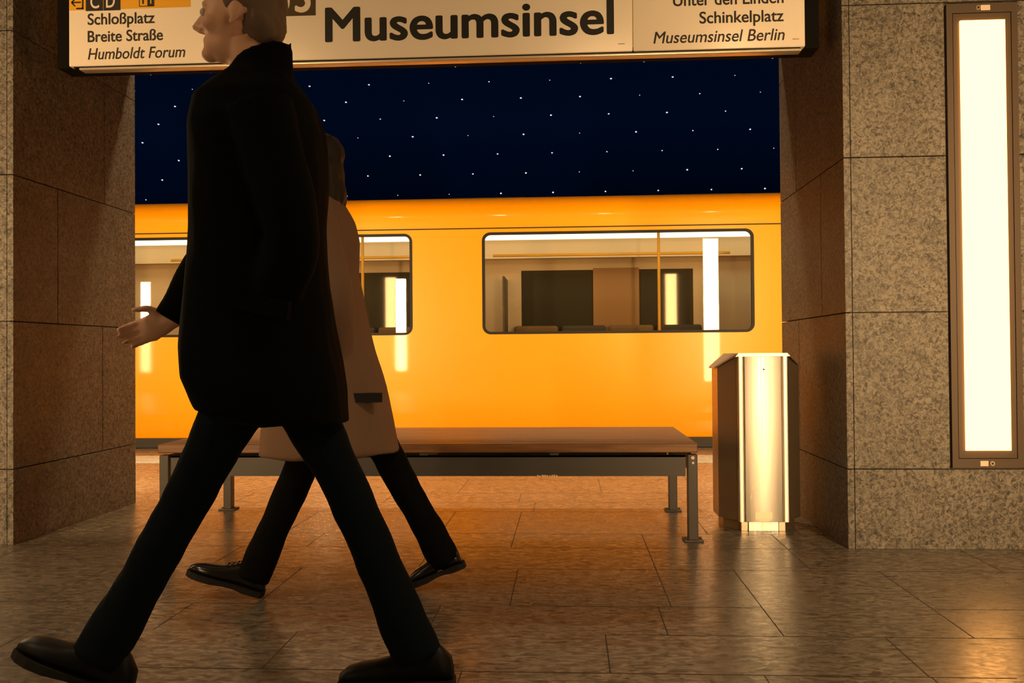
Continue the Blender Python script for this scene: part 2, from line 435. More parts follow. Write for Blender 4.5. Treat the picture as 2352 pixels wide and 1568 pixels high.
# ------------------------------------------------------------------ train
def build_train():
    TY = 8.720; X0, X1 = -12.5, 12.5; ZB, ZT = .086, 2.38
    root = thing('train', (0, TY, -1.0), 'yellow metro train with wide windows standing behind the bench', 'train')
    wins = [(-4.35, -1.47), (-.80, 1.72)]
    k = 1
    while wins[-1][1] + 2.5 < X1: wins.append((wins[-1][1] + .68, wins[-1][1] + .68 + 2.5))
    wins = [(-8.3, -5.5), (-11.9, -9.2)] + wins
    WZ0, WZ1 = 1.062, 2.015
    # lower skirt profile, window band (flat, with holes) and curved roof
    low = [(TY + .035, ZB), (TY + .010, ZB + .10), (TY, ZB + .40), (TY, .98)]
    n = 14
    top = [(TY, 2.07), (TY, 2.10), (TY, 2.13)]
    for i in range(1, n + 1):
        a = math.radians(i * 74 / n); top.append((TY + .315 * (1 - math.cos(a)), 2.13 + .262 * math.sin(a)))
    s = MB()
    for prof in (low, top):
        for (ya, za), (yb, zb) in zip(prof, prof[1:]):
            s.face([(X0, ya, za), (X1, ya, za), (X1, yb, zb), (X0, yb, zb)])
    bmesh.ops.remove_doubles(s.bm, verts=s.bm.verts[:], dist=.0005)
    s.build('body_side', M['yellow'], root, .5)
    cu = bpy.data.curves.new('c', 'CURVE'); cu.dimensions = '2D'; cu.fill_mode = 'BOTH'
    def spl(pts):
        sp = cu.splines.new('POLY'); sp.points.add(len(pts) - 1); sp.use_cyclic_u = True
        for p_, (a, b_) in zip(sp.points, pts): p_.co = (a, b_, 0, 1)
    spl([(X0, .98), (X1, .98), (X1, 2.07), (X0, 2.07)])
    for a, b_ in wins: spl(rbox(a, b_, WZ0, WZ1, .075))
    o = bpy.data.objects.new('tmp', cu); col.objects.link(o)
    me = bpy.data.meshes.new_from_object(o.evaluated_get(bpy.context.evaluated_depsgraph_get())); bpy.data.objects.remove(o)
    for v in me.vertices: v.co = (v.co.x, TY, v.co.y)
    bm_ = bmesh.new(); bm_.from_mesh(me); bmesh.ops.solidify(bm_, geom=bm_.faces[:], thickness=.03)
    for v in bm_.verts:
        if abs(v.co.y - TY) > .02: v.co.y = TY + .03
    bm_.to_mesh(me); bm_.free(); me.materials.clear(); me.materials.append(M['yellow'])
    link('window_band', me, root)
    for a, b_ in wins:
        f = MB(); o_ = rbox(a - .004, b_ + .004, WZ0 - .004, WZ1 + .004, .078); i_ = rbox(a + .022, b_ - .022, WZ0 + .020, WZ1 - .020, .055)
        R_ = [[(x, TY - .004, z) for x, z in o_], [(x, TY - .004, z) for x, z in i_], [(x, TY + .03, z) for x, z in i_], [(x, TY + .03, z) for x, z in o_]]
        f.rings(R_ + [R_[0]], cap=False)
        fr = f.build('window_frame', M['black'], root)
        g = MB(); g.face([(x, TY + .006, z) for x, z in i_]); g.build('glass', M['glass'], fr)
    # dark gutter above the windows
    g = MB(); g.box(X0, X1, TY - .006, TY + .01, 2.052, 2.062); g.build('rain_gutter', M['black'], root)
    # roof, end, floor, far side
    r = MB(); y_, z_ = top[-1]
    r.rings([[(x, y_, z_), (x, TY + 1.2, z_ + .05), (x, TY + 2.06, z_), (x, TY + 2.40, 2.07), (x, TY + 2.40, ZB), (x, TY + 2.37, ZB), (x, TY + 2.37, 2.05), (x, TY + 2.05, z_ - .03), (x, TY + 1.2, z_ + .02), (x, y_ + .01, z_ - .03)] for x in (X0, X1)])
    r.build('roof', M['yellow'], root)
    for xa in (-.95, 1.2):
        ro = MB(); ro.box(xa - .25, xa + .55, TY + .62, TY + 1.7, z_ - .01, z_ + .078, None, .03); ro.build('roof_unit', M['under'], root)
    u = MB(); u.box(X0, X1, TY + .05, TY + 2.3, -.85, ZB + .01); u.box(X0, X1, TY - .055, TY + .06, .004, ZB + .004); u.build('underframe', M['under'], root)
    # saloon seen through the windows
    it = MB(); FY = TY + 2.30
    it.box(X0, X1, TY + .04, FY, .06, .10, M['innerdark'])
    it.box(X0, X1, TY + .25, FY - .2, 2.245, 2.26, M['inner'])
    it.box(X0, X1, FY, FY + .02, .10, 1.00, M['inner']); it.box(X0, X1, FY, FY + .02, 1.86, 2.24, M['inner'])
    it.box(X0, X1, FY - .25, FY - .18, 1.98, 2.25, M['inner'])
    for i in range(len(wins) + 1):
        ws = sorted(wins)
        a = X0 if i == 0 else ws[i - 1][1] - .25; b_ = X1 if i == len(ws) else ws[i][0] + .25
        it.box(a, b_, FY, FY + .02, 1.0, 1.86, M['inner'])
    it.build('saloon_lining', M['inner'], root)
    for a, b_ in wins:
        mid = (a + b_) / 2
        for fa, fb in ((a + .25, mid - .16), (mid + .38, b_ - .25)):
            f = MB(); f.box(fa, fb, FY + .012, FY + .03, .98, 1.88); f.build('far_window', M['glassdark'], root)
        it2 = MB(); it2.box(mid - .16, mid + .38, FY - .004, FY + .02, .98, 1.88); it2.build('wood_panel', M['woodpanel'], root)
    for ly in (TY + .72, FY - .52):
        l = MB(); l.box(X0, X1, ly - .10, ly + .10, 2.175, 2.243); l.build('ceiling_light', M['strip'], root)
    # benches along the far side with backrests, partitions and grab poles
    for i, (a, b_) in enumerate(sorted(wins)):
        n_ = 4; wseat = (b_ - a - .3) / n_
        for q in range(n_):
            xa = a + .15 + q * wseat
            sb = MB(); sb.box(xa + .02, xa + wseat - .02, FY - .50, FY - .06, .50, .58, None, .02); sb.box(xa + .02, xa + wseat - .02, FY - .14, FY - .03, .56, 1.20, None, .03)
            sb.build('seat', M['seat'] if (q + i) % 2 else M['seat_dark'], root)
        for xx in (a + .08, b_ - .08):
            pb = MB(); pb.box(xx - .012, xx + .012, FY - .6, FY - .02, .4, 1.75, None, .008); pb.build('partition', M['innerdark'], root)
        for xx in (b_ - .75,):
            pp = MB(); pp.cyl((xx, TY + 1.25, 1.17), .016, 2.14); pp.build('grab_pole', M['pole'], root, .6)
        hb = MB(); hb.cyl(((a + b_) / 2, TY + 1.25, 1.93), .014, b_ - a, 'X', 16); hb.build('grab_rail', M['pole'], root, .6)
    return root
build_train()

# ------------------------------------------------------------------ station sign
SY = 4.28
def build_sign():
    x0, x1, xm, zb, zt = -2.365, 1.087, .309, 2.257, 2.86
    root = thing('station_sign', (-.64, SY, zb), 'long cream station name sign reading Museumsinsel hung between the pillars', 'sign')
    for a, b_, nm in ((x0, xm - .001, 'name_panel'), (xm + .001, x1, 'direction_panel')):
        p = MB(); p.box(a, b_, SY, SY + .05, zb, zt, None, .006); p.build(nm, M['signface'], root, .6)
    h = MB(); h.box(-2.455, 1.165, SY + .062, SY + .20, zb + .012, zt); h.build('housing', M['signdark'], root)
    h = MB(); h.box(x0 + .02, x1 - .02, SY + .008, SY + .07, zb - .006, zb + .02); h.build('shadow_groove', M['signdark'], root)
    rl = MB(); rl.box(x0 + .047, x1 - .015, SY + .006, SY + .066, zb - .016, zb - .005, None, .003); rl.build('bottom_rail', M['signrail'], root, .6)
    hg = MB()
    for x in (-1.9, -.64, .62): hg.cyl((x, SY + .12, (zt + 3.6) / 2), .018, 3.6 - zt + .01)
    hg.build('hanger', M['signdark'], root, .6)
    fy = SY - .0012
    def text(body, nm, X0, X1, z, cap, m, off=.012, shear=0.0, dy=0.0, space=1.0):
        c = bpy.data.curves.new('t', 'FONT'); c.body = body; c.offset = 0; c.shear = shear; c.extrude = .004; c.resolution_u = 6; c.space_character = space
        o = bpy.data.objects.new('t', c); col.objects.link(o)
        me = bpy.data.meshes.new_from_object(o.evaluated_get(bpy.context.evaluated_depsgraph_get())); bpy.data.objects.remove(o)
        if off:                                       # embolden: the outline laid down again a hair to each side
            bm_ = bmesh.new()
            for i, (ox, oz) in enumerate([(0, 0)] + [(off * math.cos(q * PI / 4), off * .8 * math.sin(q * PI / 4)) for q in range(8)]):
                m2 = me.copy(); m2.transform(Matrix.Translation((ox, oz, i * .00005))); bm_.from_mesh(m2); bpy.data.meshes.remove(m2)
            bm_.to_mesh(me); bm_.free()
        xs_ = [v.co.x for v in me.vertices]; a, b_ = min(xs_), max(xs_)
        sx, sz = (X1 - X0) / (b_ - a), cap / (.682 + 1.6 * off)
        for v in me.vertices: v.co = (X0 + (v.co.x - a) * sx, fy - dy + v.co.z * .15, z + (v.co.y + off * .8) * sz)
        me.materials.clear(); me.materials.append(m)
        return link(nm, me, root)
    text('Museumsinsel', 'station_name_lettering', -1.125, .223, 2.3375, .163, M['ink'], .024)
    text('Schloßplatz', 'street_lettering', -2.271, -1.944, 2.4525, .054, M['ink'], .016)
    text('Breite Straße', 'street_lettering', -2.271, -1.904, 2.3700, .054, M['ink'], .016)
    text('Humboldt Forum', 'street_lettering', -2.270, -1.796, 2.2865, .054, M['ink'], .008, .20)
    text('Unter den Linden', 'street_lettering', .493, .992, 2.458, .054, M['ink'], .016)
    text('Schinkelplatz', 'street_lettering', .612, .991, 2.3745, .054, M['ink'], .016)
    text('Museumsinsel Berlin', 'street_lettering', .402, .995, 2.2885, .054, M['ink'], .008, .20)
    # line badge
    bd = MB(); bd.box(-1.420, -1.169, SY - .0008, SY + .004, 2.466, 2.70); bd.build('line_badge', M['signbrown'], root)
    text('U', 'line_lettering', -1.390, -1.292, 2.479, .135, M['signface'], .030, 0, .001)
    text('5', 'line_lettering', -1.268, -1.192, 2.482, .135, M['signface'], .030, 0, .001)
    # exit band
    bd = MB(); bd.box(-2.361, -1.769, SY - .0008, SY + .004, 2.524, 2.66); bd.build('exit_band', M['band'], root)
    for a, b_ in ((-2.280, -2.1955), (-2.1935, -2.110)):
        q = MB(); q.box(a, b_, SY - .0014, SY + .004, 2.519, 2.61); q.build('exit_square', M['ink'], root)
    text('C', 'exit_lettering', -2.257, -2.214, 2.531, .064, M['signface'], .012, 0, .0012)
    text('D', 'exit_lettering', -2.180, -2.137, 2.532, .064, M['signface'], .012, 0, .0012)
    def bar(mb, xa, za, xb, zb_, w_, d=.0015):
        t = Vector((xb - xa, 0, zb_ - za)).normalized(); nn = Vector((-t.z, 0, t.x)) * w_ / 2
        A, B = Vector((xa, SY - d, za)), Vector((xb, SY - d, zb_))
        pr = [A - nn, B - nn, B + nn, A + nn]
        mb.rings([[tuple(p) for p in pr], [(p.x, SY + .002, p.z) for p in pr]])
    e = MB()   # exit pictogram: doorway bracket and arrow pointing left
    bar(e, -2.327, 2.5325, -2.2915, 2.5325, .008); bar(e, -2.295, 2.529, -2.295, 2.605, .008); bar(e, -2.327, 2.602, -2.291, 2.602, .008)
    bar(e, -2.350, 2.562, -2.304, 2.562, .007); bar(e, -2.350, 2.562, -2.332, 2.544, .007); bar(e, -2.350, 2.562, -2.332, 2.580, .007)
    e.build('exit_pictogram', M['ink'], root)
    l = MB()   # lift pictogram: frame with a rider and a dark half
    for (xa, za, xb, zb_) in ((-2.019, 2.534, -1.945, 2.534), (-2.019, 2.604, -1.945, 2.604), (-2.0175, 2.533, -2.0175, 2.605), (-1.9465, 2.533, -1.9465, 2.605)): bar(l, xa, za, xb, zb_, .0035)
    bar(l, -1.964, 2.534, -1.964, 2.604, .030); bar(l, -2.000, 2.545, -2.000, 2.580, .008); bar(l, -2.006, 2.579, -1.994, 2.579, .012)
    l.cyl((-2.000, SY - .001, 2.592), .0055, .002, 'Y', 16)
    l.build('lift_pictogram', M['ink'], root)
    lw = MB(); bar(lw, -1.962, 2.545, -1.962, 2.590, .006, .0022); lw.build('lift_pictogram_line', M['band'], root)
    ar = MB(); bar(ar, -1.676, 2.484, -1.470, 2.500, .0055); bar(ar, -1.676, 2.484, -1.645, 2.514, .0055); bar(ar, -1.676, 2.484, -1.641, 2.460, .0055)
    ar.build('direction_arrow', M['signbrown'], root)
    for xa in (.242, 1.030):
        sp = MB()
        for i in range(6): sp.box(xa + i * .005, xa + i * .005 + .0036, SY - .0006, SY + .002, 2.2895, 2.2945)
        sp.build('small_print', M['inkfaint'], root)
    return root
build_sign()

# ------------------------------------------------------------------ bench
def build_bench():
    x0, x1, y0, y1, zt = -1.962, .592, 4.335, 5.335, .452
    root = thing('bench', ((x0 + x1) / 2, (y0 + y1) / 2, 0), 'long backless wooden slat bench on grey steel legs between the pillars', 'bench')
    n = 10; wd = (y1 - y0) / n
    for i in range(n):
        s = MB(); s.box(x0, x1, y0 + i * wd + .003, y0 + (i + 1) * wd - .003, zt - .042, zt, None, .004); s.build('slat', M['wood'], root)
    lx = ((-1.957, -1.912), (.547, .592))
    ly = ((4.345, 4.400), (5.170, 5.225))
    for li, (xa, xb) in enumerate(lx):
        for yi, (ya, yb) in enumerate(ly):
            l = MB(); l.box(xa, xb, ya, yb, .004, zt - .052, None, .003)
            l.build('leg', M['steel'], root)
            p = MB(); p.box(xa - .022, xb + .022, ya - .02, yb + .02, 0, .009, None, .002)
            p.cyl((xa - .012, (ya + yb) / 2, .011), .006, .006, 'Z', 12); p.cyl((xb + .012, (ya + yb) / 2, .011), .006, .006, 'Z', 12)
            p.build('foot_plate', M['steel'], root)
    for ya in (4.350, 5.178):
        r = MB(); r.box(-1.902, .537, ya, ya + .008, .300, zt - .056); r.box(-1.902, .537, ya, ya + .04, zt - .064, zt - .056); r.build('rail', M['steel'], root)
    for xa, xb in lx:
        r = MB(); r.box((xa + xb) / 2 - .006, (xa + xb) / 2 + .006, 4.40, 5.17, .315, zt - .056); r.build('end_rail', M['steel'], root)
    for xa in (-1.3, -.685, -.07):
        r = MB(); r.box(xa - .02, xa + .02, 4.36, 5.18, zt - .085, zt - .045); r.build('cross_bar', M['steel'], root)
    d = MB()
    for (xx, zz, rr_) in ((.570, .385, .008), (.571, .362, .006)): d.cyl((xx, 4.3445, zz), rr_, .0012, 'Y', 14)
    d.build('paint_chip', M['sticker'], root)
    d = MB()
    for i in range(9): d.box(-.150 + i * .011 + rnd.uniform(-.003, .003), -.143 + i * .011, 4.3492, 4.3505, .3001, .3001 + rnd.uniform(.002, .007))
    d.build('rail_chip', M['sticker'], root)
    return root
build_bench()

# ------------------------------------------------------------------ litter bin
def build_bin():
    cx, y0 = .943, 4.597
    root = thing('litter_bin', (cx, y0 + .19, 0), 'brushed steel litter bin standing right of the bench', 'litter bin')
    hw, mw, d1, d2 = .122, .204, .20, .40
    def hexa(s_=0.0):
        pts = [(-hw + s_ * .4, s_), (hw - s_ * .4, s_)]
        R1 = [(mw - s_, d1 - .09), (mw - s_, d1 + .09)]
        pts += R1 + [(hw - s_ * .4, d2 - s_), (-hw + s_ * .4, d2 - s_)] + [(-a, b_) for a, b_ in R1[::-1]]
        return [(cx + a, y0 + b_) for a, b_ in pts]
    b_ = MB(); hx = hexa(.004)
    b_.rings([[(x, y, .052) for x, y in hx], [(x, y, .846 if abs(x - cx) < .15 else .796) for x, y in hx]])
    b_.build('body', M['bindark'], root)
    # front column strips and the door between them
    for s_ in (-1, 1):
        c = MB(); xa = cx + s_ * (hw - .015)
        pts = [(xa - .0155, y0 + .01), (xa - .0155, y0 - .004), (xa - .010, y0 - .011), (xa, y0 - .013), (xa + .010, y0 - .011), (xa + .0155, y0 - .004), (xa + .0155, y0 + .01)]
        c.prism(pts, .047, .853); c.build('corner_strip', M['bin'], root, .5)
    d = MB(); d.box(cx - .0880, cx + .0880, y0 - .010, y0 + .004, .047, .850, None, .002); dr = d.build('door', M['bin'], root, .5)
    k = MB(); k.cyl((cx + .003, y0 - .012, .787), .0085, .006, 'Y', 24); lk = k.build('lock', M['brass'], dr, .6)
    k = MB(); k.cyl((cx + .003, y0 - .0155, .787), .004, .002, 'Y', 12); k.build('keyhole', M['gap'], lk, .6)
    k = MB(); k.box(cx - .043, cx + .038, y0 - .0106, y0 - .0096, .060, .093); k.build('label_plate', M['binlid'], dr)
    sc = MB()
    for i in range(7):
        xx, zz = cx - .06 + rnd.uniform(-.018, .05), rnd.uniform(.09, .24); sc.face([(xx, y0 - .0104, zz), (xx + .002, y0 - .0104, zz), (xx + .008, y0 - .0104, zz + .022), (xx + .0065, y0 - .0104, zz + .022)])
    sc.build('scratch', M['brass'], dr)
    # plinth
    p = MB(); p.prism([(cx + (a - cx) * .86, y0 + .035 + (c_ - y0) * .84) for a, c_ in hexa(.0)], 0, .052); p.build('plinth', M['bindark'], root)
    p = MB(); p.box(cx - .072, cx + .069, y0 + .006, y0 + .04, .001, .045); p.build('kick_plate', M['bin'], root)
    for xa in (cx - .107, cx + .073):
        p = MB(); p.box(xa, xa + .030, y0 + .010, y0 + .05, .001, .045); p.build('foot', M['binlid'], root)
    # roof shaped lid sloping to both sides
    l = MB()
    low = [(-hw - .008, -.014, .850), (hw + .008, -.014, .850), (mw + .012, d1 - .09, .790), (mw + .012, d1 + .09, .790), (hw + .008, d2 + .014, .850), (-hw - .008, d2 + .014, .850), (-mw - .012, d1 + .09, .790), (-mw - .012, d1 - .09, .790)]
    topz = [(x * .90 if abs(x) < .15 else x * .985, y, z + (.016 if abs(x) < .15 else .010)) for x, y, z in low]
    lo = [l.bm.verts.new((cx + x, y0 + y, z)) for x, y, z in low]; hi = [l.bm.verts.new((cx + x, y0 + y, z)) for x, y, z in topz]
    for i in range(8): l.bm.faces.new((lo[i], lo[(i + 1) % 8], hi[(i + 1) % 8], hi[i]))
    for V in (lo, hi):
        l.bm.faces.new((V[0], V[1], V[4], V[5])); l.bm.faces.new((V[1], V[2], V[3], V[4])); l.bm.faces.new((V[5], V[6], V[7], V[0]))
    l.build('lid', M['binlid'], root)
    return root
build_bin()

# ------------------------------------------------------------------ people
def oval(c, rx, ry, n=24, power=2.3, tilt=0.0):
    """horizontal super-ellipse ring; tilt raises the +x side"""
    out = []
    for k in range(n):
        a = 2 * PI * k / n; ca, sa = math.cos(a), math.sin(a)
        x = rx * math.copysign(abs(ca) ** (2 / power), ca); y = ry * math.copysign(abs(sa) ** (2 / power), sa)
        out.append((c[0] + x, c[1] + y, c[2] + x * tilt))
    return out

def lerp(a, b_, t): return tuple(a[i] + (b_[i] - a[i]) * t for i in range(3))

def limb_pts(a, b_, c, n=6):
    """joint chain a-b-c with softened bend"""
    P_ = [lerp(a, b_, i / n) for i in range(n)] + [lerp(b_, c, i / n) for i in range(n + 1)]
    P_ = [Vector(p) for p in P_]
    for it in range(2):
        Q = P_[:]
        for i in range(1, len(P_) - 1): Q[i] = (P_[i - 1] + 2 * P_[i] + P_[i + 1]) / 4
        P_ = Q
    return P_

def radii_along(n, stops):
    out = []
    for i in range(n):
        t = i / (n - 1)
        for (t0, r0_), (t1, r1_) in zip(stops, stops[1:]):
            if t <= t1 + 1e-9:
                q = (t - t0) / (t1 - t0); q = q * q * (3 - 2 * q)
                if isinstance(r0_, tuple): out.append(tuple(r0_[k] + (r1_[k] - r0_[k]) * q for k in range(2)))
                else: out.append(r0_ + (r1_ - r0_) * q)
                break
    return out

def add_hand(mb, wrist, direction, palm_n, curl=.5, sc=1.0, side=1):
    """palm, five bent fingers and a thumb leaving the side of the palm"""
    d = Vector(direction).normalized(); nrm = Vector(palm_n); nrm = (nrm - d * nrm.dot(d)).normalized(); x = d.cross(nrm).normalized() * side
    w0 = Vector(wrist)
    mb.tube([w0 - d * .03, w0, w0 + d * .03 * sc, w0 + d * .065 * sc, w0 + d * .088 * sc], [(.024, .019), (.026, .018), (.034, .016), (.040, .0145), (.037, .012)], 14, nrm)
    for i, (off, ln) in enumerate(((.029, .072), (.010, .082), (-.010, .076), (-.028, .060))):
        p = w0 + d * .080 * sc + x * off * sc; dd = d + x * off * 1.2; dd.normalize(); pts = [p - dd * .012]; rad = [.0088]
        cur = p; ang = 0
        for seg, f_ in enumerate((.45, .31, .24)):
            pts.append(cur); rad.append(.0088 - .0008 * seg)
            ang += curl * (.35 + .35 * seg) * (1 + .12 * i)
            q = dd * math.cos(ang) - nrm * math.sin(ang)
            cur = cur + q * ln * f_ * sc
        pts.append(cur); rad.append(.0058)
        mb.tube(pts, rad, 10, nrm)
    t0 = w0 + d * .022 * sc + x * .026 * sc
    td = (d * .65 + x * .75 - nrm * .25).normalized(); td2 = (d * .92 + x * .25 - nrm * .3).normalized()
    mb.tube([t0 - td * .012, t0 + td * .020 * sc, t0 + td * .040 * sc, t0 + td * .040 * sc + td2 * .028 * sc, t0 + td * .040 * sc + td2 * .045 * sc], [.012, .0125, .0105, .0092, .006], 10, nrm)

def add_head(mb, c, h, lean=0.0):
    """head facing -X; c centre, h chin to crown"""
    k = h / .235; cx, cy, cz = c
    def P(x, y, z): # local: x forward
        x2 = x * math.cos(lean) - z * math.sin(lean); z2 = x * math.sin(lean) + z * math.cos(lean)
        return (cx - x2 * k, cy + y * k, cz + z2 * k)
    E = lambda p, r: mb.ell(P(*p), tuple(q * k for q in r), (0, lean, 0), 22)
    E((-.012, 0, .032), (.096, .077, .086)); E((.030, 0, -.005), (.062, .066, .085)); E((.028, 0, -.066), (.058, .054, .050)); E((.072, 0, -.094), (.024, .026, .020))
    E((.076, 0, .026), (.020, .050, .014))                                   # brow
    mb.tube([P(.086, 0, .022), P(.100, 0, -.004), P(.112, 0, -.026), P(.098, 0, -.036)], [.008 * k, .011 * k, .0155 * k, .008 * k], 12)
    for s_ in (-1, 1):
        E((.096, s_ * .013, -.032), (.010, .009, .008)); E((.058, s_ * .046, -.026), (.026, .022, .022))
        E((-.014, s_ * .077, -.006), (.016, .008, .029)); E((-.008, s_ * .078, -.030), (.008, .007, .010))
    E((.080, 0, -.057), (.014, .024, .0055)); E((.079, 0, -.067), (.013, .021, .007))  # lips
    return P, k

def human(root, spec, skin):
    mb = MB(); cy = spec['cy']
    for (c, rx, ry) in [((0, 0, 0), 0, 0)][:0]: pass
    T = spec['torso']      # (x, z, half front-back, half width)
    mb.rings([oval((x, cy, z), rx, ry, 24, 2.2) for x, z, rx, ry in T])
    nb, hc = spec['neck'], spec['head']
    mb.tube([(nb[0] + .02, cy, nb[1] - .05), (nb[0], cy, nb[1] + .02), (hc[0] + .012, cy, hc[1] - spec['hh'] * .25)], [.062, .056, .054], 18)
    P, k = add_head(mb, (hc[0], cy, hc[1]), spec['hh'], spec.get('lean', 0))
    for arm in spec['arms']:
        pts = limb_pts(*arm['j']); mb.tube(pts, radii_along(len(pts), [(0, .048), (.45, .038), (.6, .037), (1, .024)]), 14)
        add_hand(mb, arm['j'][2], arm['hd'], arm['hn'], arm.get('curl', .5), arm.get('sc', 1.0), arm.get('side', 1))
    for leg in spec['legs']:
        pts = limb_pts(*leg['j']); mb.tube(pts, radii_along(len(pts), [(0, .070), (.45, .048), (.62, .050), (1, .028)]), 16)
        a = Vector(leg['j'][2]); t = Vector(leg['toe']); hl = Vector(leg['heel'])
        mb.tube([a + Vector((0, 0, .02)), a * .5 + hl * .5 + Vector((0, 0, .035)), lerp(hl, t, .45) + Vector((0, 0, .03)) if False else Vector(lerp(hl, t, .5)) + Vector((0, 0, .035)), Vector(lerp(hl, t, .86)) + Vector((0, 0, .025))], [.027, .026, .026, .016], 14)
    me = remesh(mb.mesh('body'), .0065, 2)
    me.materials.clear(); me.materials.append(skin)
    body = link('body', me, root)
    for s_ in (-1, 1):
        e = MB(); e.ell(P(.084, s_ * .030, .006), (.0105 * k,) * 3, seg=14); ey = e.build('eye', M['eye'], root, 3.2)
    return body, P, k

def shoe(root, heel, toe, ankle, m, width=.048, h=.105, low=False):
    """heel and toe are points on the sole line; a shaped upper, a sole and a heel block"""
    hl, t = Vector(heel), Vector(toe); ax = (t - hl); L = ax.length; ax.normalize()
    side = Vector((0, 1, 0)); upv = side.cross(ax).normalized()
    if upv.z < 0: upv = -upv
    prof = [(-.02, .35, .40, .55), (.0, .62, .62, .80), (.10, .92, .72, .98), (.24, 1.0, .72, 1.0), (.36, .92, .76, .86), (.50, .68, .88, .66), (.66, .54, 1.0, .50), (.82, .47, 1.0, .44), (.93, .38, .80, .36), (1.0, .22, .45, .22)]
    rings = []; srings = []
    for s_, hh, ww, _ in prof:
        c = hl + ax * (s_ * L); ring = []
        hz = h * hh; wz = width * ww
        for k in range(18):
            a = 2 * PI * k / 18; ca, sa = math.cos(a), math.sin(a)
            v = (sa + 1) / 2; wl = wz * (1.0 - (.42 * max(0, v - .35) if hh > .6 else .1 * v))
            ring.append(c + side * (wl * math.copysign(abs(ca) ** .75, ca)) + upv * (.018 + hz * v))
        rings.append(ring)
        c2 = c + ax * (.004 if s_ > .5 else -.004)
        zlo = -.0 if not (.30 < s_ < .55) else .006
        srings.append([c2 + side * (wz * 1.06) + upv * zlo, c2 + side * (wz * 1.06) + upv * .022, c2 - side * (wz * 1.06) + upv * .022, c2 - side * (wz * 1.06) + upv * zlo])
    mb = MB(); mb.rings(rings)
    me = mb.mesh('shoe', 3.2); me.materials.append(m); o = link('shoe', me, root)
    s2 = MB(); s2.rings(srings); s2.build('sole', M['sole'], o)
    lc = MB()
    for q in (.40, .46, .52):
        c = hl + ax * (q * L) + upv * (.018 + h * (.93 - (q - .36) * 1.6) + .003); lc.tube([c - side * .022, c + upv * .004, c + side * .022], [.003, .0032, .003], 8, Vector((1, 0, 0)))
    lc.build('laces', m, o, 3.2)
    return o

def trousers(root, legs, pelvis, m, hem=.075, thigh=.092, knee=.066, calf=.062, seed=1.0, amp=.006):
    mb = MB()
    mb.rings([oval(c, rx, ry, 24) for c, rx, ry in pelvis])
    for leg in legs:
        a, b_, c = leg['j']; end = Vector(c) + (Vector(c) - Vector(b_)).normalized() * leg.get('ext', .045)
        pts = limb_pts(a, b_, tuple(end), 7)
        mb.tube(pts, radii_along(len(pts), [(0, (thigh, thigh)), (.5, (knee, knee)), (.72, (calf, calf)), (1, (hem, hem * .86))]), 20)
    me = remesh(mb.mesh('trousers'), .010, 3); folds(me, amp, (14, 10, 7), seed)
    me.materials.clear(); me.materials.append(m)
    tr = link('trousers', me, root)
    for leg in legs:
        a, b_, c = (Vector(q) for q in leg['j']); d = (c - b_).normalized()
        q = MB(); q.tube([c - d * .10, c, c * .55 + Vector(lerp(leg['heel'], leg['toe'], .25)) * .45 + Vector((0, 0, .01))], [.037, .034, .034], 16); q.build('sock', M['sock'], root, 3.2)
    return tr

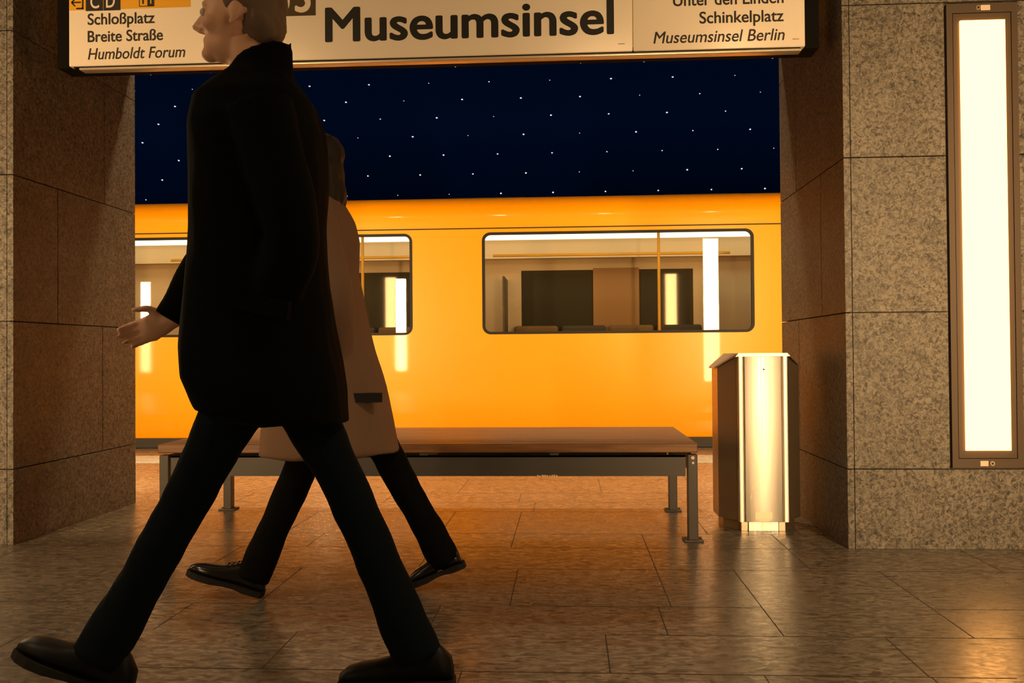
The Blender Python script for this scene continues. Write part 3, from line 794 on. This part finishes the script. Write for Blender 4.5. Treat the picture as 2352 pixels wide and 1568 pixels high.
# --- front walker: black coat, dark jeans
def person_front():
    cy = 2.36
    root = thing('person', (-.80, cy, 0), 'tall person in long black coat and dark jeans striding left nearest the viewer', 'person')
    rear = dict(j=((-.765, 2.425, .865), (-.580, 2.425, .510), (-.415, 2.425, .120)), toe=(-.602, 2.415, .0), heel=(-.312, 2.43, .004))
    front = dict(j=((-.775, 2.295, .865), (-.955, 2.285, .515), (-1.165, 2.28, .155)), toe=(-1.390, 2.27, .125), heel=(-1.120, 2.285, .012))
    far_arm = dict(j=((-.835, 2.535, 1.475), (-.985, 2.60, 1.190), (-1.125, 2.585, .975)), hd=(-.92, -.10, -.36), hn=(-.12, .95, .15), curl=.30, side=-1)
    near_arm = dict(j=((-.735, 2.185, 1.475), (-.640, 2.165, 1.150), (-.755, 2.255, .935)), hd=(-.45, .35, -.85), hn=(-.2, -.9, 0), curl=.5, side=-1)
    spec = dict(cy=cy, torso=[(-.77, .80, .09, .15), (-.77, .90, .105, .165), (-.78, 1.05, .09, .14), (-.785, 1.25, .105, .16), (-.785, 1.40, .11, .18), (-.785, 1.49, .085, .17), (-.79, 1.545, .055, .09)],
                neck=(-.80, 1.56), head=(-.845, 1.745), hh=.235, lean=0.06, arms=[far_arm, near_arm], legs=[rear, front])
    body, P, k = human(root, spec, M['skin'])
    # hair: short, swept over crown and nape
    h = MB(); h.ell(P(-.022, 0, .046), (.100 * k, .083 * k, .084 * k), seg=24); h.ell(P(-.062, 0, -.006), (.058 * k, .074 * k, .072 * k), seg=24)
    me = remesh(h.mesh('hair'), .008, 2); folds(me, .006, (40, 60, 40), 3.0); me.materials.clear(); me.materials.append(M['hairA'])
    for v in me.vertices:   # hairline: keep the face clear
        pass
    link('hair', me, root)
    # coat: torso shell, skirt, upturned collar and both sleeves
    c = MB()
    prof = [(-.945, -.570, .716, .185, -.13), (-.985, -.575, .800, .195, -.10), (-.990, -.600, .900, .190, 0), (-.978, -.622, 1.05, .178, 0), (-.966, -.628, 1.20, .180, 0), (-.960, -.624, 1.35, .195, 0), (-.957, -.632, 1.45, .215, 0), (-.944, -.655, 1.52, .190, 0), (-.915, -.690, 1.565, .130, 0), (-.862, -.722, 1.605, .085, 0)]
    c.rings([oval(((a + b_) / 2, cy, z), (b_ - a) / 2, ry, 28, 2.4, tl) for a, b_, z, ry, tl in prof])
    c.rings([oval((-.795, cy, 1.585), .088, .088, 24, 2.1, .10), oval((-.790, cy, 1.625), .080, .080, 24, 2.1, .25), oval((-.782, cy, 1.655), .072, .076, 24, 2.1, .40)])
    for arm, ext in ((far_arm, -.01), (near_arm, .01)):
        pts = limb_pts(*arm['j']); c.tube(pts, radii_along(len(pts), [(0, .082), (.3, .072), (.55, .066), (1, .052)]), 18)
    me = remesh(c.mesh('coat'), .010, 3); folds(me, .007, (9, 9, 4), 5.0); me.materials.clear(); me.materials.append(M['coatA']); coat = link('coat', me, root)
    p = MB()
    p.rings([[tuple(Vector(q) + Vector((.0, -.001, 0))) for q in r] for r in [[(-.80, 2.150, .985), (-.66, 2.150, .955), (-.66, 2.175, .955), (-.80, 2.175, .985)], [(-.795, 2.150, 1.03), (-.655, 2.150, 1.0), (-.655, 2.175, 1.0), (-.795, 2.175, 1.03)]]])
    p.build('pocket_flap', M['coatA'], coat)
    trousers(root, [rear, front], [((-.77, cy, .70), .12, .16), ((-.77, cy, .80), .125, .165), ((-.775, cy, .95), .115, .16)], M['jeans'], hem=.068, thigh=.082, knee=.060, calf=.057, seed=2.0)
    shoe(root, rear['heel'], rear['toe'], rear['j'][2], M['shoeA'], .046, .100)
    shoe(root, front['heel'], front['toe'], front['j'][2], M['shoeA'], .047, .100)
    return root
person_front()

# --- second walker: knee length beige brown coat
def person_back():
    cy = 3.38
    root = thing('person', (-.85, cy, 0), 'person in knee length beige brown coat walking left behind the black coat', 'person')
    front = dict(j=((-.870, 3.315, .820), (-.965, 3.315, .470), (-1.130, 3.305, .105)), toe=(-1.375, 3.295, .085), heel=(-1.118, 3.31, .004), ext=.04)
    rear = dict(j=((-.850, 3.445, .820), (-.660, 3.455, .460), (-.480, 3.46, .130)), toe=(-.590, 3.455, .004), heel=(-.395, 3.46, .078), ext=.04)
    near = dict(j=((-.880, 3.205, 1.345), (-.790, 3.170, 1.060), (-.815, 3.275, .840)), hd=(-.35, .35, -.85), hn=(-.3, -.9, 0), curl=.5, side=-1)
    far = dict(j=((-.900, 3.550, 1.345), (-.960, 3.580, 1.080), (-1.03, 3.560, .870)), hd=(-.4, -.1, -.9), hn=(-.3, -.9, 0), curl=.6, side=1)
    spec = dict(cy=cy, torso=[(-.86, .76, .09, .14), (-.86, .86, .10, .155), (-.87, 1.0, .08, .125), (-.88, 1.16, .09, .145), (-.88, 1.28, .095, .16), (-.88, 1.36, .075, .155), (-.885, 1.41, .05, .085)],
                neck=(-.895, 1.425), head=(-.935, 1.575), hh=.215, lean=.05, arms=[far, near], legs=[rear, front])
    body, P, k = human(root, spec, M['skin'])
    h = MB(); h.ell(P(-.022, 0, .044), (.102 * k, .085 * k, .088 * k), seg=24); h.ell(P(-.066, 0, -.045), (.062 * k, .088 * k, .12 * k), seg=24); h.ell(P(-.085, 0, -.12), (.055 * k, .090 * k, .09 * k), seg=24)
    me = remesh(h.mesh('hair'), .008, 2); folds(me, .006, (40, 60, 12), 8.0); me.materials.clear(); me.materials.append(M['hairB']); link('hair', me, root)
    c = MB()
    prof = [(-1.135, -.622, .508, .200, .03), (-1.118, -.648, .640, .200, 0), (-1.080, -.690, .816, .190, 0), (-1.050, -.742, 1.00, .165, 0), (-1.020, -.775, 1.18, .170, 0), (-1.000, -.775, 1.30, .185, 0), (-.985, -.790, 1.365, .170, 0), (-.960, -.815, 1.41, .115, 0), (-.945, -.835, 1.455, .072, 0)]
    c.rings([oval(((a + b_) / 2, cy, z), (b_ - a) / 2, ry, 28, 2.4, tl) for a, b_, z, ry, tl in prof])
    for arm in (far, near):
        pts = limb_pts(*arm['j']); c.tube(pts, radii_along(len(pts), [(0, .070), (.3, .062), (.55, .058), (1, .050)]), 18)
    me = remesh(c.mesh('coat'), .010, 3); folds(me, .007, (9, 9, 3.5), 11.0); me.materials.clear(); me.materials.append(M['coatB']); coat = link('coat', me, root)
    p = MB(); 
    p.rings([oval((-.713, 3.235, z), .060, .020, 14) for z in (.705, .722, .738)]); p.build('pocket_flap', M['trimB'], coat, .8)
    trousers(root, [rear, front], [((-.86, cy, .66), .11, .15), ((-.86, cy, .78), .115, .155), ((-.865, cy, .92), .105, .15)], M['trousersB'], hem=.062, thigh=.080, knee=.060, calf=.056, seed=6.0, amp=.005)
    shoe(root, rear['heel'], rear['toe'], rear['j'][2], M['shoeB'], .044, .085)
    shoe(root, front['heel'], front['toe'], front['j'][2], M['shoeB'], .044, .085)
    return root
person_back()
